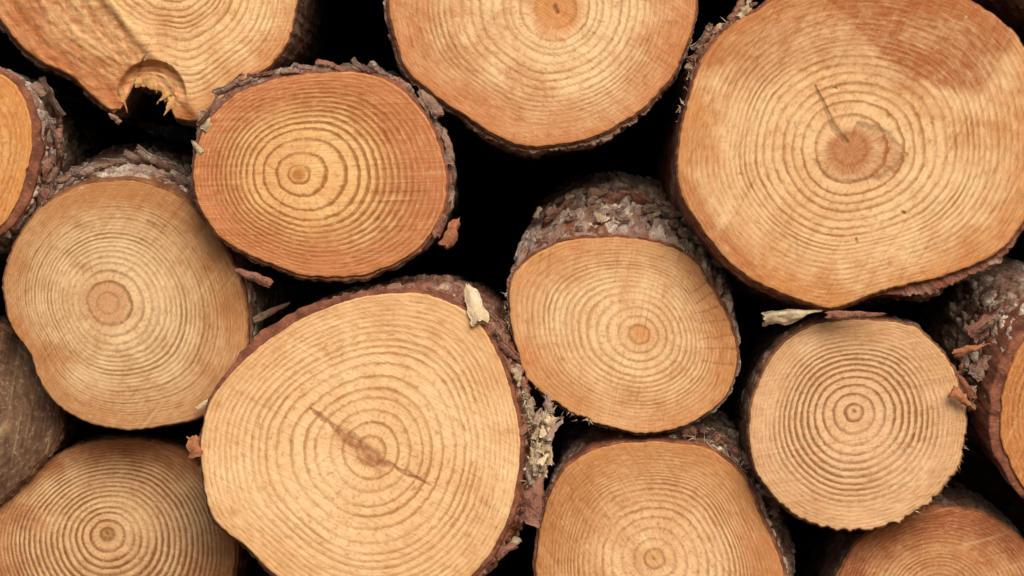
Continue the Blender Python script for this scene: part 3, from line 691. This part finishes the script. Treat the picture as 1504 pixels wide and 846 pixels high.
# splintered edge of the hollow in the split log
for i, (px, py, r, l) in enumerate([(181, 150, 166, 34), (203, 125, 200, 14), (225, 130, 150, 20), (240, 146, 232, 26), (249, 158, 206, 30), (166, 160, 165, 18), (150, 153, 195, 14)]):
    shard('splinter', at(px, py-3, .060), .010+.005*(i % 3), l*.0011, .003, TAN if i < 5 else ORANGE, 500+i, rot=r, lean=(-14, 6, -4)[i % 3], turn=(20, -25, 5)[i % 3], taper=.95, curl=.1, parent=LOG['A']['wood'], jag=.2)
rngF = np.random.default_rng(77)
for i in range(46):
    t = rngF.random()
    p = at(782+24*t+rngF.normal(0, 8), 696-88*t+rngF.normal(0, 8), -.002+.018*rngF.random())
    shard('bast_strip', p, rngF.uniform(.007, .017), rngF.uniform(.018, .042), .0025, [BAST, BK_LICHEN, BAST, PALE][i % 4], 300+i, rot=rngF.normal(14, 24), lean=rngF.normal(-18, 16), turn=rngF.normal(-20, 30), taper=.85, curl=rngF.uniform(0, .4), parent=LOG['F']['bark'], jag=.35)
shard('bark_flake', at(782, 726, .002), .034, .085, .010, BK_RED, 12, rot=12, lean=-8, turn=-25, parent=LOG['F']['bark'], taper=.3)
shard('bark_flake', at(286, 655, -.004), .024, .032, .006, ORANGE, 13, rot=-12, lean=-10, turn=20, parent=LOG['F']['bark'], taper=.4)
shard('bark_flake', at(1417, 588, .03), .020, .046, .005, ORANGE, 14, rot=125, lean=-10, turn=0, parent=LOG['H']['bark'], taper=.8)
def flaky(key, d0, d1, n, mats, seed, out=.006, size=(.014, .034), back=(0, .02), run=(.8, 2.0), jag=.4, sway=14):
    rng = np.random.default_rng(seed); L = LOG[key]
    for i in range(n):
        d = d0+(d1-d0)*(i+rng.uniform(.1, .9))/n
        bk = rng.uniform(*back); p = np.array(rim(key, [d], out+rng.uniform(-.002, .005), bk)[0]); cx, cz = L['centre'](bk); p += (cx, 0, cz)
        w_ = rng.uniform(*size); along = rng.uniform(*run)
        shard('bark_flake', p, w_, w_*along, rng.uniform(.003, .006), mats[i % len(mats)], seed*50+i, rot=-(d-90)+90+rng.normal(0, sway), lean=rng.normal(0, sway), turn=rng.uniform(30, 75)*(1 if rng.random() < .8 else -1),
              taper=rng.uniform(.2, .8), curl=rng.uniform(0, .3), parent=L['bark'], jag=jag)
flaky('G', 36, 142, 44, [BK_LICHEN, BAST, BK_GREY, BK_LICHEN, BK_RED, BK_LICHEN], 3, .010, (.010, .028), (.006, .11))
flaky('D', 20, 150, 11, [BK_GREY, BK_RED, BK_LICHEN], 15, .009, (.010, .016), (.0, .010), (2, 4), .15, 5)
flaky('J', 15, 80, 16, [BK_LICHEN, BK_GREY, BK_RED], 5, .014, (.012, .026), (.004, .04))
flaky('F', -40, 50, 18, [BK_RED, BAST, BK_GREY], 6, .012, (.012, .026), (.004, .04))
flaky('C', 122, 152, 10, [BK_GREY, BAST, BK_RED], 7, .008, (.012, .024), (.0, .012))
flaky('L', -40, 40, 14, [BK_LICHEN, BK_GREY, BK_RED], 8, .022, (.016, .03), (.02, .10), (1, 2.4), .25, 8)
flaky('E', 40, 130, 12, [BK_LICHEN, BK_GREY], 10, .010, (.012, .026), (.02, .10), (1.2, 3), .25, 7)
flaky('N', 120, 200, 14, [BK_GREY, BK_LICHEN, BK_RED], 11, .026, (.016, .034), (.03, .10))
fibres('torn_fibres', rim('F', [-12, 0, 14, 22], .018, .004), BAST, 5, LOG['F']['bark'], 150, (.006, .016), .0009, (.5, -.5, -.3), .6)
fibres('torn_fibres', rim('H', [-62, -45, -25, -10], .0, .004), BAST, 6, LOG['H']['wood'], 26, (.004, .009), .0007, (.5, -.3, -.5), .5)
fibres('torn_fibres', rim('G', [205, 215, 228, 240], .0, .004), BK_LICHEN, 7, LOG['G']['wood'], 26, (.004, .010), .0008, (-.5, -.3, -.6), .5)
fibres('torn_fibres', rim('G', [150, 165, 178], .004, .006), BAST, 8, LOG['G']['bark'], 24, (.006, .013), .0006, (-.6, -.4, .3), .5)
fibres('torn_fibres', rim('J', [40, 60, 75], .012, .01), BAST, 9, LOG['J']['bark'], 40, (.006, .016), .0007, (.2, -.5, .4), .7)
fibres('torn_fibres', rim('C', [128, 140, 150, 170], .01, .004), BAST, 10, LOG['C']['bark'], 50, (.004, .010), .0009, (-.3, -.6, .3), .7)
# loose pieces caught in the gaps
tag(shard('wood_chip', at(697, 446, .0), .034, .062, .014, PALE, 21, rot=-14, lean=-22, turn=12, taper=.55, curl=.1),
    'pale cream wood chip standing on the upper right rim of the large pale log', 'wood chip')
tag(shard('bark_strip', at(1163, 464, .012), .024, .085, .010, BAST, 22, rot=82, lean=0, turn=18, taper=.75, curl=.05),
    'pale grey wedge of bark caught under the biggest stained log', 'bark strip')
tag(shard('bark_strip', at(1255, 462, .008), .011, .085, .006, BK_RED, 23, rot=88, turn=0, taper=.5, curl=.05),
    'thin pinkish bark strip lying on top of the pale round log', 'bark strip')
tag(shard('splinter', at(1428, 512, .05), .013, .055, .005, ORANGE, 24, rot=74, turn=0, taper=.9, curl=.25),
    'curled orange splinter sticking out of the gap beside the right edge log', 'splinter')
tag(shard('splinter', at(1410, 555, .06), .012, .075, .006, IN1, 25, rot=-35, turn=0, taper=.9, curl=.15),
    'dark red splinter leaning on the right shoulder of the pale round log', 'splinter')
tag(shard('splinter', at(303, 590, .03), .009, .034, .004, PALE, 26, rot=52, turn=0, taper=.8, curl=.1),
    'small pale splinter between the brownish round log and the large pale log', 'splinter')
tag(shard('splinter', at(398, 458, .10), .012, .06, .005, BK_GREY, 27, rot=64, turn=0, taper=.8, curl=.1),
    'grey splinter in the dark gap under the oval yellow log', 'splinter')
tag(shard('bark_strip', at(168, 173, .03), .009, .022, .004, BK_GREY, 28, rot=-50, turn=0, taper=.5, curl=.2),
    'tiny grey bark scrap hanging below the torn half of the split log', 'bark strip')

# ----------------------------------------------------------------------------- ground, added bank that blocks sky behind the stack, light
NG = NT('earth'); pz = NG.n('ShaderNodeTexCoord').outputs['Object']
e1, e2 = NG.noise(pz, 3, 6, .65, 2), NG.noise(pz, 60, 4, .7, 4)
ec = NG.mix(NG.mr(e1, .35, .65), (.055, .040, .028), (.10, .075, .05)); ec = NG.mix(NG.mr(e2, .5, .7, 0, .7), ec, (.16, .13, .09))
EARTH = NG.done(ec, .95, NG.bump(NG.math('ADD', e1, e2), .8, .03), .1)
def added_bankz(x, y):
    return 2.0*sstep(2.42, 2.62, y)+.02*fbm(np.stack([x, y, x*0], -1)/.5, 5, 3)-.015  # steep unseen bank, added to keep the gaps between logs dark
def earth():
    xs = np.concatenate([np.linspace(-80, -3, 40), np.linspace(-2.9, 2.9, 120), np.linspace(3, 80, 40)])
    ys = np.concatenate([np.linspace(-60, -2, 30), np.linspace(-1.9, 2.35, 60), np.linspace(2.4, 2.7, 24), np.linspace(2.8, 90, 50)])
    x, y = np.meshgrid(xs, ys, indexing='ij')
    o = mesh_obj('ground', np.stack([x, y, added_bankz(x, y)], -1).reshape(-1, 3), grid_quads(len(xs), len(ys))[:, ::-1], EARTH)
    o['kind'] = 'structure'
earth()

w = bpy.data.worlds.new('World'); SC.world = w; w.use_nodes = True
bg = w.node_tree.nodes['Background']
sky = w.node_tree.nodes.new('ShaderNodeTexSky'); sky.sky_type = 'NISHITA'; sky.sun_disc = False
ELEV, AZ = 36., 16.            # sun height; degrees to the right of the camera's back
sky.sun_elevation = math.radians(ELEV); sky.sun_rotation = math.radians(180-AZ)
sky.air_density = 1.0; sky.dust_density = 6.0; sky.ozone_density = .4
w.node_tree.links.new(sky.outputs[0], bg.inputs[0]); bg.inputs[1].default_value = .09
sd = bpy.data.lights.new('Sun', 'SUN'); sd.energy = 1.5; sd.angle = math.radians(35); sd.color = (1, .95, .87)
so = bpy.data.objects.new('Sun', sd); COL.objects.link(so)
from mathutils import Vector
e, a = math.radians(ELEV), math.radians(AZ)
to_sun = Vector((math.cos(e)*math.sin(a), -math.cos(e)*math.cos(a), math.sin(e)))
so.rotation_euler = to_sun.to_track_quat('Z', 'Y').to_euler(); so.location = to_sun*6

cd = bpy.data.cameras.new('Camera'); cam = bpy.data.objects.new('Camera', cd); COL.objects.link(cam)
cam.location = (0, -D, ZC); cam.rotation_euler = (math.radians(90), 0, 0)
cd.sensor_width = 36; cd.lens = 36*D/1.504; cd.clip_start = .1; cd.clip_end = 300
SC.camera = cam
SC.view_settings.view_transform = 'Standard'; SC.view_settings.look = 'None'
SC.view_settings.exposure = .54; SC.view_settings.gamma = 1
SC.cycles.use_denoising = True
SC.cycles.filter_width = 1.5
SC.cycles.max_bounces = 8
